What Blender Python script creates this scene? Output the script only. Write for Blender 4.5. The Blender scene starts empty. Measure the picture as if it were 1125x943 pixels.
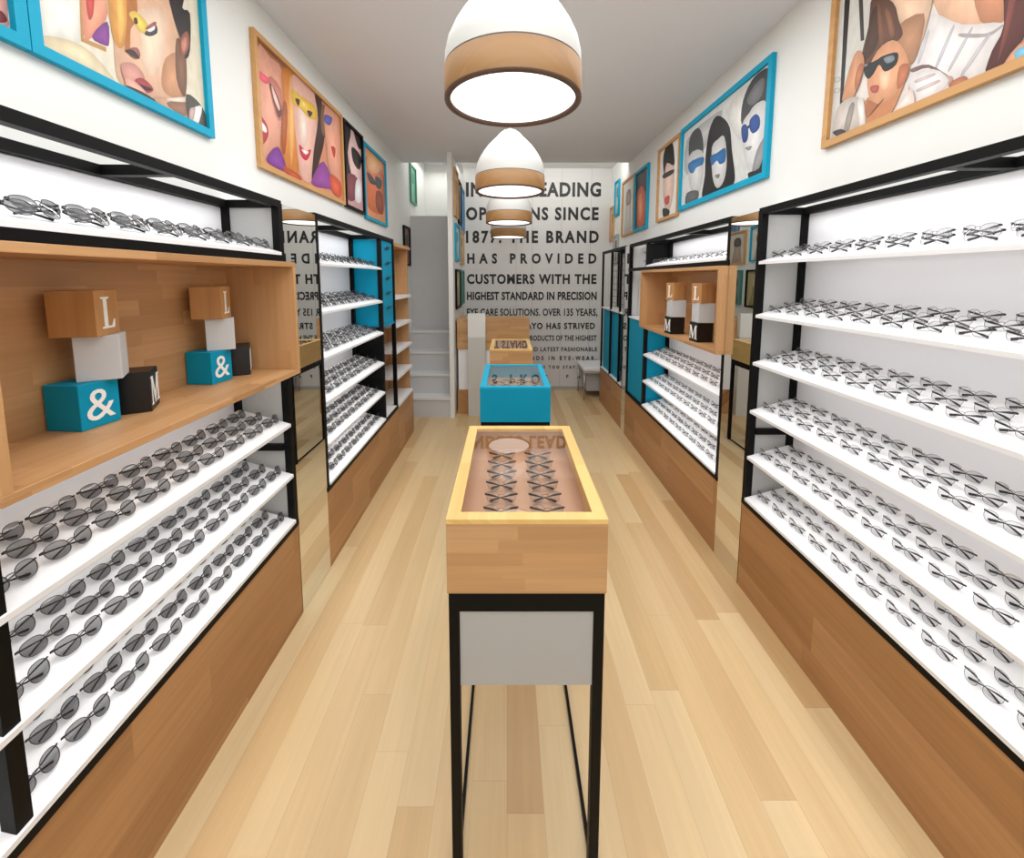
import bpy, bmesh, math, random
from mathutils import Vector, Matrix
random.seed(7)
SC = bpy.context.scene
COL = SC.collection
R = math.radians

# ------------------------------------------------------------------ camera, world, lights, exposure
FPX, PX, PY, CAMH = 455.0, 557.0, 352.0, 1.65
TH = math.atan((PY - 306.0) / FPX)
cam_data = bpy.data.cameras.new('camera')
cam_data.sensor_width = 36.0
cam_data.sensor_fit = 'HORIZONTAL'
cam_data.lens = FPX / 1125.0 * 36.0
cam_data.shift_x = (562.5 - PX) / 1125.0
cam_data.shift_y = -(471.5 - PY) / 1125.0
cam_data.clip_start = 0.02
cam = bpy.data.objects.new('camera', cam_data)
cam.location = (0, 0, CAMH)
cam.rotation_euler = (R(90) - TH, 0, 0)
COL.objects.link(cam)
SC.camera = cam

SC.view_settings.view_transform = 'Standard'
SC.view_settings.look = 'None'
SC.view_settings.gamma = 1.0
SC.view_settings.use_curve_mapping = False
SC.view_settings.exposure = -0.06

world = bpy.data.worlds.new('world')
SC.world = world
world.use_nodes = True
world.node_tree.nodes['Background'].inputs[0].default_value = (1.0, 0.98, 0.95, 1)
world.node_tree.nodes['Background'].inputs[1].default_value = .7

PENDANT_E = 1.9      # glow of the pendant diffusers
STRIP_W = .75         # LED strip under each shelf, watts per metre
def area_light(name, loc, size, size_y, watts, rot, color=(1, 1, 1), spread=180):
    l = bpy.data.lights.new(name, 'AREA')
    l.shape = 'RECTANGLE'; l.size = size; l.size_y = size_y
    l.energy = watts; l.color = color; l.spread = R(spread)
    o = bpy.data.objects.new(name, l)
    o.location = loc; o.rotation_euler = rot
    COL.objects.link(o)
    return o
# daylight through the open shop front behind the camera
area_light('shopfront_daylight', (0.1, -1.15, 1.7), 2.6, 2.6, 8, (R(90), 0, 0), (1, .985, .96))
# light falling down the open stairwell and the alcove at the far end
area_light('stairwell_light', (-0.95, 6.1, 3.3), 0.5, 0.8, 4, (0, 0, 0), (1, .98, .95))
# added soft overhead fill under the plain ceiling, no fixture there
area_light('overhead_fill', (0.11, 1.55, 3.03), 1.7, 5.0, 84, (0, 0, 0), (.975, .985, 1))
area_light('back_wall_fill', (0.45, 5.26, 3.12), 1.9, 0.10, 9, (R(62), 0, 0), (1, .985, .955))  # unseen strip added behind the ceiling edge to brighten the lettered wall

# ------------------------------------------------------------------ helpers
def lin(c):
    return tuple(((v / 255.0) / 12.92 if v / 255.0 <= .04045 else ((v / 255.0 + .055) / 1.055) ** 2.4) for v in c)
MATS = {}
def mat(name, rgb, rough=.5, metal=0.0, spec=.5):
    if name in MATS: return MATS[name]
    m = bpy.data.materials.new(name); m.use_nodes = True
    b = m.node_tree.nodes['Principled BSDF']
    b.inputs['Base Color'].default_value = (*lin(rgb), 1)
    b.inputs['Roughness'].default_value = rough
    b.inputs['Metallic'].default_value = metal
    b.inputs['Specular IOR Level'].default_value = spec
    MATS[name] = m
    return m
def noisy(name, rgb, rough=.5, amt=.06, scale=6.0, spec=.5):
    m = mat(name, rgb, rough, 0, spec)
    nt = m.node_tree; N = nt.nodes; L = nt.links
    if 'nz' in N: return m
    tc = N.new('ShaderNodeTexCoord'); nz = N.new('ShaderNodeTexNoise'); nz.name = 'nz'
    nz.inputs['Scale'].default_value = scale; nz.inputs['Detail'].default_value = 5
    L.new(tc.outputs['Object'], nz.inputs['Vector'])
    mr = N.new('ShaderNodeMapRange')
    mr.inputs['To Min'].default_value = 1 - amt; mr.inputs['To Max'].default_value = 1 + amt
    L.new(nz.outputs['Fac'], mr.inputs['Value'])
    mx = N.new('ShaderNodeVectorMath'); mx.operation = 'SCALE'
    mx.inputs[0].default_value = lin(rgb)
    L.new(mr.outputs['Result'], mx.inputs['Scale'])
    L.new(mx.outputs['Vector'], N['Principled BSDF'].inputs['Base Color'])
    return m

def planks(name, along, pw, pl, cols, rough=.4, gap=.0015, grain=.10, seam=.55, spec=.5, off=(0, 0, 0)):
    """timber laid in strips: along = axis of the strips, pw/pl = strip width/length, cols = tones between the strips"""
    m = bpy.data.materials.new(name); m.use_nodes = True
    nt = m.node_tree; N = nt.nodes; L = nt.links
    b = N['Principled BSDF']
    b.inputs['Roughness'].default_value = rough
    b.inputs['Specular IOR Level'].default_value = spec
    tc = N.new('ShaderNodeTexCoord'); sp = N.new('ShaderNodeSeparateXYZ')
    ad = N.new('ShaderNodeVectorMath'); ad.operation = 'ADD'
    ad.inputs[1].default_value = off
    L.new(tc.outputs['Object'], ad.inputs[0]); L.new(ad.outputs[0], sp.inputs[0])
    def M(op, a, c=None):
        n = N.new('ShaderNodeMath'); n.operation = op
        for i, v in enumerate((a, c)):
            if v is None: continue
            if isinstance(v, (int, float)): n.inputs[i].default_value = v
            else: L.new(v, n.inputs[i])
        return n.outputs[0]
    ax = {'X': 0, 'Y': 1, 'Z': 2}[along]
    oth = [i for i in range(3) if i != ax]
    cross = M('ADD', sp.outputs[oth[0]], sp.outputs[oth[1]])
    al = sp.outputs[ax]
    row = M('FLOOR', M('DIVIDE', cross, pw))
    wn = N.new('ShaderNodeTexWhiteNoise'); wn.noise_dimensions = '1D'
    L.new(row, wn.inputs['W'])
    q = M('ADD', M('DIVIDE', al, pl), M('MULTIPLY', wn.outputs['Value'], 7.3))
    cell = M('FLOOR', q)
    cv = N.new('ShaderNodeCombineXYZ'); L.new(row, cv.inputs[0]); L.new(cell, cv.inputs[1])
    w2 = N.new('ShaderNodeTexWhiteNoise'); w2.noise_dimensions = '2D'
    L.new(cv.outputs[0], w2.inputs['Vector'])
    cr = N.new('ShaderNodeValToRGB')
    els = cr.color_ramp.elements
    while len(els) < len(cols): els.new(.5)
    for i, c in enumerate(cols):
        els[i].position = i / (len(cols) - 1); els[i].color = (*lin(c), 1)
    L.new(w2.outputs['Value'], cr.inputs[0])
    # grain streaks along the strip
    gv = N.new('ShaderNodeCombineXYZ')
    L.new(M('MULTIPLY', al, 2.2), gv.inputs[0])
    L.new(M('MULTIPLY', cross, 55.0), gv.inputs[1])
    L.new(M('MULTIPLY', w2.outputs['Value'], 37.0), gv.inputs[2])
    gn = N.new('ShaderNodeTexNoise'); gn.inputs['Scale'].default_value = 1.0
    gn.inputs['Detail'].default_value = 4; gn.inputs['Distortion'].default_value = .6
    L.new(gv.outputs[0], gn.inputs['Vector'])
    gv2 = N.new('ShaderNodeCombineXYZ')
    L.new(M('MULTIPLY', al, 1.4), gv2.inputs[0]); L.new(M('MULTIPLY', cross, 9.0), gv2.inputs[1])
    L.new(M('MULTIPLY', w2.outputs['Value'], 91.0), gv2.inputs[2])
    gn2 = N.new('ShaderNodeTexNoise'); gn2.inputs['Scale'].default_value = 1.0; gn2.inputs['Detail'].default_value = 2
    L.new(gv2.outputs[0], gn2.inputs['Vector'])
    mr = N.new('ShaderNodeMapRange')
    mr.inputs['From Min'].default_value = .25; mr.inputs['From Max'].default_value = .75
    mr.inputs['To Min'].default_value = 1 - grain; mr.inputs['To Max'].default_value = 1 + grain
    L.new(M('ADD', M('MULTIPLY', gn.outputs['Fac'], .55), M('MULTIPLY', gn2.outputs['Fac'], .45)), mr.inputs['Value'])
    # dark hairline joints
    fr = M('MULTIPLY', M('FRACT', M('DIVIDE', cross, pw)), pw)
    fq = M('MULTIPLY', M('FRACT', q), pl)
    j = M('MULTIPLY', M('GREATER_THAN', fr, gap), M('GREATER_THAN', fq, gap))
    jf = M('ADD', M('MULTIPLY', j, 1 - seam), seam)
    sc = N.new('ShaderNodeVectorMath'); sc.operation = 'SCALE'
    L.new(cr.outputs[0], sc.inputs[0]); L.new(M('MULTIPLY', mr.outputs[0], jf), sc.inputs['Scale'])
    L.new(sc.outputs[0], b.inputs['Base Color'])
    MATS[name] = m
    return m

class MB:
    """collects faces of one mesh"""
    def __init__(s): s.v = []; s.f = []; s.m = []; s.mats = []; s.sm = []
    def mi(s, m):
        if m not in s.mats: s.mats.append(m)
        return s.mats.index(m)
    def poly(s, pts, m, smooth=False):
        i = len(s.v); s.v += [tuple(p) for p in pts]
        s.f.append(tuple(range(i, i + len(pts)))); s.m.append(s.mi(m)); s.sm.append(smooth)
    def faces(s, verts, faces, m, smooth=False):
        i = len(s.v); s.v += [tuple(p) for p in verts]; k = s.mi(m)
        for f in faces:
            s.f.append(tuple(i + a for a in f)); s.m.append(k); s.sm.append(smooth)
    def box(s, x0, x1, y0, y1, z0, z1, m):
        if x0 > x1: x0, x1 = x1, x0
        if y0 > y1: y0, y1 = y1, y0
        V = [(x0, y0, z0), (x1, y0, z0), (x1, y1, z0), (x0, y1, z0), (x0, y0, z1), (x1, y0, z1), (x1, y1, z1), (x0, y1, z1)]
        F = [(0, 3, 2, 1), (4, 5, 6, 7), (0, 1, 5, 4), (1, 2, 6, 5), (2, 3, 7, 6), (3, 0, 4, 7)]
        s.faces(V, F, m)
    def obox(s, M, sx, sy, sz, m):
        """box sx*sy*sz centred on the origin of matrix M"""
        V = [M @ Vector((a * sx / 2, b * sy / 2, c * sz / 2)) for c in (-1, 1) for a, b in ((-1, -1), (1, -1), (1, 1), (-1, 1))]
        F = [(0, 3, 2, 1), (4, 5, 6, 7), (0, 1, 5, 4), (1, 2, 6, 5), (2, 3, 7, 6), (3, 0, 4, 7)]
        s.faces(V, F, m)
    def lathe(s, prof, m, n=48, cx=0, cy=0, smooth=True):
        V = []; F = []
        for r, z in prof:
            for k in range(n):
                a = 2 * math.pi * k / n
                V.append((cx + r * math.cos(a), cy + r * math.sin(a), z))
        for i in range(len(prof) - 1):
            for k in range(n):
                k2 = (k + 1) % n
                F.append((i * n + k, i * n + k2, (i + 1) * n + k2, (i + 1) * n + k))
        s.faces(V, F, m, smooth)
    def tube(s, pts, r, m, n=6, closed=False, flat=1.0, ref=Vector((0, 0, 1))):
        pts = [Vector(p) for p in pts]; K = len(pts); V = []; F = []
        for i, p in enumerate(pts):
            a = pts[(i - 1) % K] if (closed or i > 0) else p
            b = pts[(i + 1) % K] if (closed or i < K - 1) else p
            t = (b - a).normalized()
            u = t.cross(ref)
            if u.length < 1e-4: u = t.cross(Vector((1, 0, 0)))
            u.normalize(); w = t.cross(u)
            rr = r[i] if isinstance(r, (list, tuple)) else r
            for k in range(n):
                g = 2 * math.pi * k / n + math.pi / n
                V.append(p + u * math.cos(g) * rr + w * math.sin(g) * rr * flat)
        for i in range(K if closed else K - 1):
            j = (i + 1) % K
            for k in range(n):
                k2 = (k + 1) % n
                F.append((i * n + k, i * n + k2, j * n + k2, j * n + k))
        if not closed:
            F.append(tuple(range(n - 1, -1, -1))); F.append(tuple((K - 1) * n + k for k in range(n)))
        s.faces(V, F, m, n > 5)
    def mesh(s, name, loc=(0, 0, 0), bevel=0):
        me = bpy.data.meshes.new(name)
        l = Vector(loc)
        me.from_pydata([Vector(v) - l for v in s.v], [], s.f)
        for m in s.mats: me.materials.append(m)
        for p, k, q in zip(me.polygons, s.m, s.sm): p.material_index = k; p.use_smooth = q
        bm = bmesh.new(); bm.from_mesh(me)
        bmesh.ops.recalc_face_normals(bm, faces=bm.faces)
        if bevel:
            bmesh.ops.bevel(bm, geom=list(bm.edges), offset=bevel, segments=1, affect='EDGES', clamp_overlap=True)
        bm.to_mesh(me); bm.free(); me.update()
        return me
    def build(s, name, parent=None, loc=None, bevel=0):
        """world-space verts -> one object whose origin is its thing's (or loc)"""
        l = parent['_loc'] if (parent and loc is None) else (loc or (0, 0, 0))
        o = bpy.data.objects.new(name, s.mesh(name, l, bevel)); COL.objects.link(o)
        if parent: o.parent = parent; o['_loc'] = list(l)
        else: o.location = l
        return o
def thing(name, label, cat, loc=(0, 0, 0), group=None):
    o = bpy.data.objects.new(name, None); COL.objects.link(o)
    o.empty_display_size = .05
    o.location = loc; o['_loc'] = list(loc)
    o['label'] = label; o['category'] = cat
    if group: o['group'] = group
    return o
def tag(o, label, cat, group=None):
    o['label'] = label; o['category'] = cat
    if group: o['group'] = group
    return o
def struct(name, mb, bevel=0):
    o = mb.build(name, bevel=bevel); o['kind'] = 'structure'; return o
def copy_tree(o, parent=None):
    c = o.copy(); COL.objects.link(c)
    if parent: c.parent = parent
    for ch in list(o.children): copy_tree(ch, c)
    return c
ORD = ['first', 'second', 'third', 'fourth', 'fifth', 'sixth', 'seventh', 'eighth', 'ninth', 'tenth', 'eleventh', 'twelfth', 'thirteenth', 'fourteenth']

# ------------------------------------------------------------------ materials
M_wall = noisy('painted wall', (234, 235, 231), .65, .012, 2)
M_ceil = noisy('grey ceiling', (224, 226, 229), .75, .015, 3)
M_white = noisy('white lacquer', (240, 240, 241), .35, .01, 5)
M_back = noisy('white back panel', (232, 232, 235), .25, .01, 5)
M_black = noisy('black metal', (7, 7, 7), .5, .1, 20, .15)
M_teal = noisy('teal paint', (0, 148, 184), .55, .03, 8, .2)
M_tealframe = noisy('teal frame paint', (0, 160, 194), .5, .03, 8, .25)
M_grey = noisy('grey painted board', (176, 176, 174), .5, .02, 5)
M_stair = noisy('grey stair paint', (202, 202, 204), .55, .02, 4)
M_nosing = noisy('white stair nosing', (225, 226, 226), .5, .02, 6)
M_letter = mat('black vinyl letters', (26, 25, 25), .5)
M_lwhite = mat('white letter paint', (245, 245, 240), .5)
M_floor = planks('maple floor', 'Y', .115, 1.5, [(196, 160, 112), (208, 177, 130), (215, 187, 141), (220, 194, 150), (203, 169, 121)], .32, .0012, .09, .72, .4, (0, 0, 0))
M_plinth = planks('oak plinth', 'Y', .16, .85, [(164, 116, 70), (178, 130, 84), (170, 122, 76), (186, 139, 92)], .42, .0008, .2, .8)
M_niche = planks('oak block panel', 'Y', .052, .27, [(176, 130, 84), (192, 145, 97), (202, 155, 107), (184, 137, 90)], .45, .0005, .16, .86)
M_nichev = planks('oak upright', 'Z', .05, .6, [(188, 142, 95), (196, 149, 101), (202, 156, 107)], .45, .0005, .12, .88)
M_oakx = planks('oak counter front', 'X', .035, .42, [(180, 136, 90), (193, 148, 100), (200, 156, 108), (187, 142, 95)], .42, .0005, .14, .9)
M_oaklit = planks('lamplit oak rim', 'Y', .05, .5, [(226, 186, 112), (232, 194, 120), (222, 180, 106)], .4, .0004, .10, .9)  # lamp light on the rim put into the colour as yellower, lighter oak
M_inside = planks('pinkish tray wood', 'Y', .07, .5, [(190, 146, 116), (198, 154, 124), (194, 150, 120)], .5, .0004, .06, .92)
M_lampwood = planks('lamp oak band', 'X', .05, .5, [(146, 106, 60), (156, 115, 67), (150, 110, 63)], .5, .0003, .12, .95)
M_lipdark = noisy('dark lamp lip', (96, 72, 58), .5, .05, 20)
M_dome = noisy('lamp dome white', (206, 206, 201), .5, .01, 6)
M_frameoak = planks('picture frame oak', 'Y', .03, .6, [(196, 146, 88), (206, 156, 96), (200, 150, 92)], .5, .0003, .10, .95)
M_chrome = mat('chrome leg', (200, 200, 205), .2, 1.0)
M_grout = noisy('text wall paint', (214, 213, 211), .6, .02, 60)
M_mirror = mat('mirror silver', (236, 238, 236), .0, 1.0)
M_seam = mat('panel joint', (168, 168, 166), .6)

def emis(name, rgb, s):
    m = bpy.data.materials.new(name); m.use_nodes = True
    nt = m.node_tree; nt.nodes.clear()
    e = nt.nodes.new('ShaderNodeEmission'); e.inputs[0].default_value = (*rgb, 1); e.inputs[1].default_value = s
    o = nt.nodes.new('ShaderNodeOutputMaterial'); nt.links.new(e.outputs[0], o.inputs[0])
    return m
M_glow = emis('lamp diffuser glow', (1, .965, .91), PENDANT_E)

def pane(name, rgb, trans, rough=.02, refl=1.0):
    """thin clear sheet: see-through with a Fresnel reflection"""
    m = bpy.data.materials.new(name); m.use_nodes = True
    nt = m.node_tree; N = nt.nodes; L = nt.links; N.clear()
    t = N.new('ShaderNodeBsdfTransparent'); t.inputs[0].default_value = (*rgb, 1)
    d = N.new('ShaderNodeBsdfPrincipled'); d.inputs['Base Color'].default_value = (*[v * .25 for v in rgb], 1); d.inputs['Roughness'].default_value = .2
    g = N.new('ShaderNodeBsdfGlossy'); g.inputs[1].default_value = rough; g.inputs[0].default_value = (1, 1, 1, 1)
    mx = N.new('ShaderNodeMixShader'); mx.inputs[0].default_value = trans
    L.new(d.outputs[0], mx.inputs[1]); L.new(t.outputs[0], mx.inputs[2])
    ge = N.new('ShaderNodeNewGeometry'); dt = N.new('ShaderNodeVectorMath'); dt.operation = 'DOT_PRODUCT'
    L.new(ge.outputs['Incoming'], dt.inputs[0]); L.new(ge.outputs['Normal'], dt.inputs[1])
    def M(op, a, c):
        n = N.new('ShaderNodeMath'); n.operation = op
        for i, v in enumerate((a, c)):
            if isinstance(v, (int, float)): n.inputs[i].default_value = v
            else: L.new(v, n.inputs[i])
        return n
    f = M('ADD', M('MULTIPLY', M('POWER', M('SUBTRACT', 1.0, M('ABSOLUTE', dt.outputs['Value'], 0).outputs[0]).outputs[0], 5.0).outputs[0], .95 * refl).outputs[0], .04 * refl)
    m2 = N.new('ShaderNodeMixShader')
    L.new(f.outputs[0], m2.inputs[0]); L.new(mx.outputs[0], m2.inputs[1]); L.new(g.outputs[0], m2.inputs[2])
    o = N.new('ShaderNodeOutputMaterial'); L.new(m2.outputs[0], o.inputs[0])
    return m
M_glass = pane('clear glass', (.97, .98, .98), 1.0, .005, 1.35)
M_lensdark = pane('grey tinted lens', (.38, .38, .385), .95, .06, .8)
M_lensclear = pane('faint clear lens', (.80, .80, .81), .96, .05, .7)
M_rimdark = mat('dark grey rim', (66, 65, 65), .4)
M_rimgrey = mat('thin grey rim', (112, 110, 110), .4)
M_temple = mat('black temple', (14, 13, 13), .4)

# ------------------------------------------------------------------ the setting
WL, WR = -1.275, 1.49
XFL, XFR = -1.01, 1.25      # front planes of the wall units
CZ = 3.05
YF, YB, YT = -1.2, 5.2, 6.05
m = MB(); m.box(WL - .1, WR + .1, YF, 6.9, -.1, 0, M_floor); struct('floor', m)
m = MB(); m.box(WL - .1, WR + .1, YF, YB, CZ, CZ + .3, M_ceil); struct('ceiling', m)
m = MB(); m.box(-.62, WR + .1, YB, YT + .1, 3.2, 3.3, M_wall); m.box(WL - .1, -.62, YB + .75, 6.9, 3.40, 3.5, M_ceil); struct('ceiling_alcove', m)
m = MB(); m.box(WL - .1, WL, YF, 6.9, 0, 3.5, M_wall); struct('wall_left', m)
m = MB(); m.box(WR, WR + .1, YF, YT + .1, 0, 3.5, M_wall); struct('wall_right', m)
m = MB(); m.box(-.62, WR, YT, YT + .1, 0, 3.5, M_grout)
for sx in (.13, .36, .78, 1.20): m.box(sx, sx + .004, YT - .0015, YT, 0, 3.3, M_seam)
m.box(-.62, WR, YT - .01, YT, 0, .05, M_seam)
struct('wall_back', m)
m = MB(); m.box(-.672, -.62, 4.78, YT + .1, 0, CZ, M_wall); struct('wall_stair', m)
m = MB(); m.box(WL, -.62, 6.62, 6.72, 0, 3.5, M_wall); m.box(WL, -.673, 5.57, 5.62, .9, 2.47, M_stair); struct('wall_landing', m)

# stairs
t = thing('staircase', 'grey staircase with white nosings rising behind the left shelves', 'stairs', (-.97, 4.8, 0))
for k in range(4):
    y0 = 4.80 + .19 * k; z1 = .243 * (k + 1)
    if y0 > 6.5: break
    a = MB(); a.box(WL + .002, -.674, y0, 5.56, .243 * k, z1 - .028, M_stair)
    st = a.build('step', t)
    a = MB(); a.box(WL + .002, -.674, y0 - .012, 5.56, z1 - .028, z1, M_nosing)
    a.build('tread', st)

# ------------------------------------------------------------------ lettering on the back wall
def px_on_Y(x, y, Y):
    u = (x - PX) / FPX; v = -(y - PY) / FPX
    c, s = math.cos(TH), math.sin(TH)
    d = Vector((u, c + v * s, -s + v * c)); k = Y / d.y
    return Vector((d.x * k, Y, CAMH + d.z * k))
def px_on_X(x, y, X):
    u = (x - PX) / FPX; v = -(y - PY) / FPX
    c, s = math.cos(TH), math.sin(TH)
    d = Vector((u, c + v * s, -s + v * c)); k = X / d.x
    return Vector((X, d.y * k, CAMH + d.z * k))
def text_mesh(s, mtl, height, width=None, bold=.012, depth=.001, serif=False):
    """lettering as a mesh in the XZ plane (reading along +X), lower-left at origin, capitals 'height' tall"""
    def make(space):
        cu = bpy.data.curves.new('lettering', 'FONT'); cu.body = s
        cu.size = height / .7; cu.space_character = space
        cu.offset = bold * height; cu.extrude = depth; cu.resolution_u = 3
        o = bpy.data.objects.new('lettering', cu); COL.objects.link(o)
        dg = bpy.context.evaluated_depsgraph_get(); dg.update()
        me = bpy.data.meshes.new_from_object(o.evaluated_get(dg))
        bpy.data.objects.remove(o); bpy.data.curves.remove(cu)
        xs = [v.co.x for v in me.vertices]; ys = [v.co.y for v in me.vertices]
        return me, min(xs), max(xs), min(ys), max(ys)
    me, x0, x1, y0, y1 = make(1.0)
    if width:
        width_ = width; width = width / .84; w1 = x1 - x0; me2, a0, a1, _, _ = make(1.6); w2 = a1 - a0
        sp = 1.0 + .6 * (width - w1) / max(w2 - w1, 1e-6)
        bpy.data.meshes.remove(me2)
        sx = 1.0
        if sp < 1.06: sp = 1.06
        if sp > 2.6: sp = 2.6
        bpy.data.meshes.remove(me); me, x0, x1, y0, y1 = make(sp)
        sx = width_ / (x1 - x0)
    else: sx = 1.0
    me.transform(Matrix(((sx, 0, 0, -x0 * sx), (0, 0, -1, 0), (0, 1, 0, 0), (0, 0, 0, 1))))
    me.materials.clear(); me.materials.append(mtl)
    return me
SERIF = {'L': [[(0, 0), (.64, 0), (.68, .27), (.62, .27), (.52, .07), (.30, .07), (.30, .93), (.42, .95), (.42, 1), (0, 1), (0, .95), (.12, .93), (.12, .07), (0, .05)]],
         'M': [[(0, 0), (.26, 0), (.26, .05), (.16, .07), (.19, .74), (.46, 0), (.54, 0), (.84, .76), (.84, .07), (.74, .05), (.74, 0), (1.12, 0), (1.12, .05), (1.02, .07), (1.02, .93), (1.12, .95), (1.12, 1), (.84, 1), (.56, .30), (.28, 1), (0, 1), (0, .95), (.10, .93), (.08, .07), (0, .05)]]}
def serif(ch, mtl, height):
    if ch not in SERIF: return text_mesh(ch, mtl, height, None, .0, .0006)
    mb = MB()
    for pts in SERIF[ch]:
        n = len(pts); V = [(x * height, -.0006, z * height) for x, z in pts] + [(x * height, .0006, z * height) for x, z in pts]
        mb.faces(V, [tuple(range(n)), tuple(range(2 * n - 1, n - 1, -1))] + [(i, (i + 1) % n, n + (i + 1) % n, n + i) for i in range(n)], mtl)
    return mb.mesh('letter')
LINES = [("INDIA'S LEADING", 512, 660.5, 200.8, 215.5), ("OPTICIANS SINCE", 512, 657.8, 228.2, 241.3), ("1877. THE BRAND", 512, 658, 254, 266.4),
         ("HAS PROVIDED", 513.3, 655.4, 278.8, 289.2), ("CUSTOMERS WITH THE", 513, 655.4, 301.6, 311.6), ("HIGHEST STANDARD IN PRECISION", 513, 655.6, 321, 329.3),
         ("EYE CARE SOLUTIONS. OVER 135 YEARS,", 513, 656.5, 339.3, 346.8), ("LAWRENCE & MAYO HAS STRIVED", 513, 653.6, 355, 361.4),
         ("TO PROVIDE YOU WITH PRODUCTS OF THE HIGHEST", 513, 655.6, 368.6, 374.3), ("QUALITY STANDARDS AND LATEST FASHIONABLE", 513, 656, 381.6, 386),
         ("AND STYLISH TRENDS IN EYE-WEAR.", 513, 655.5, 391.4, 395.6), ("ALL FOR YOU TOO STAY.", 560, 634, 401.8, 405), ("A F   F A", 585, 638, 412, 415.4)]
lt = thing('wall_lettering', 'black capital lettering in shrinking lines on the back wall', 'lettering', (.38, YT, 0))
for s, xa, xb, ya, yb in LINES:
    p0 = px_on_Y(xa, yb, YT); p1 = px_on_Y(xb, ya, YT)
    b = .055 if len(s) < 32 else .04
    me = text_mesh(s, M_letter, p1.z - p0.z, p1.x - p0.x, b, .001)
    o = bpy.data.objects.new('text_line', me); COL.objects.link(o); o.parent = lt
    o.location = Vector((p0.x, YT - .0012, p0.z)) - Vector(lt['_loc'])

# ------------------------------------------------------------------ wall display units
SHZ = [.494, .720, .965, 1.215, 1.470, 1.735]     # front edge heights of the slanted shelves
TILT = R(16)
FR = .031
class Side:
    def __init__(s, sg): s.s = sg; s.xf = XFL if sg < 0 else XFR; s.xw = WL if sg < 0 else WR; s.D = abs(s.xw - s.xf) - .002
    def x(s, d): return s.xf + s.s * d
LS, RS = Side(-1), Side(1)
def sbox(S, m, d0, d1, y0, y1, z0, z1, mt): m.box(S.x(d0), S.x(d1), y0, y1, z0, z1, mt)
def shelf_mb(S, y0, y1, z):
    """slanted shelf, front top edge at height z, rising towards the wall"""
    m = MB(); d1 = S.D - .035; th = .014
    def P(d, k): return (S.x(d), z + math.tan(TILT) * d - k)
    V = []
    for y in (y0, y1):
        for d, k in ((-.006, 0), (d1, 0), (d1, th), (-.006, th)):
            x, zz = P(d, k); V.append((x, y, zz))
    m.faces(V, [(0, 1, 2, 3), (7, 6, 5, 4), (0, 4, 5, 1), (1, 5, 6, 2), (2, 6, 7, 3), (3, 7, 4, 0)], M_white)
    return m
def strip(S, y0, y1, z, d=.05, w=1.0):
    L_ = y1 - y0
    area_light('led_strip', (S.x(d), (y0 + y1) / 2, z), .02, L_ * .96, STRIP_W * L_ * w, (0, S.s * R(-18), 0), (1, .99, .98))
def post(S, u, d0, y0, z0, z1, w=FR):
    a = MB(); sbox(S, a, d0, d0 + w, y0, y0 + w, z0, z1, M_black); return a.build('post', u)
def rail(S, u, name, d0, d1, y0, y1, z0, z1):
    a = MB(); sbox(S, a, d0, d1, y0, y1, z0, z1, M_black); return a.build(name, u)
ZT = 1.995
LIFT = .014                                        # the near units stand a little higher
SHN = [z + LIFT if z < 1.3 else z for z in SHZ]
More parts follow.
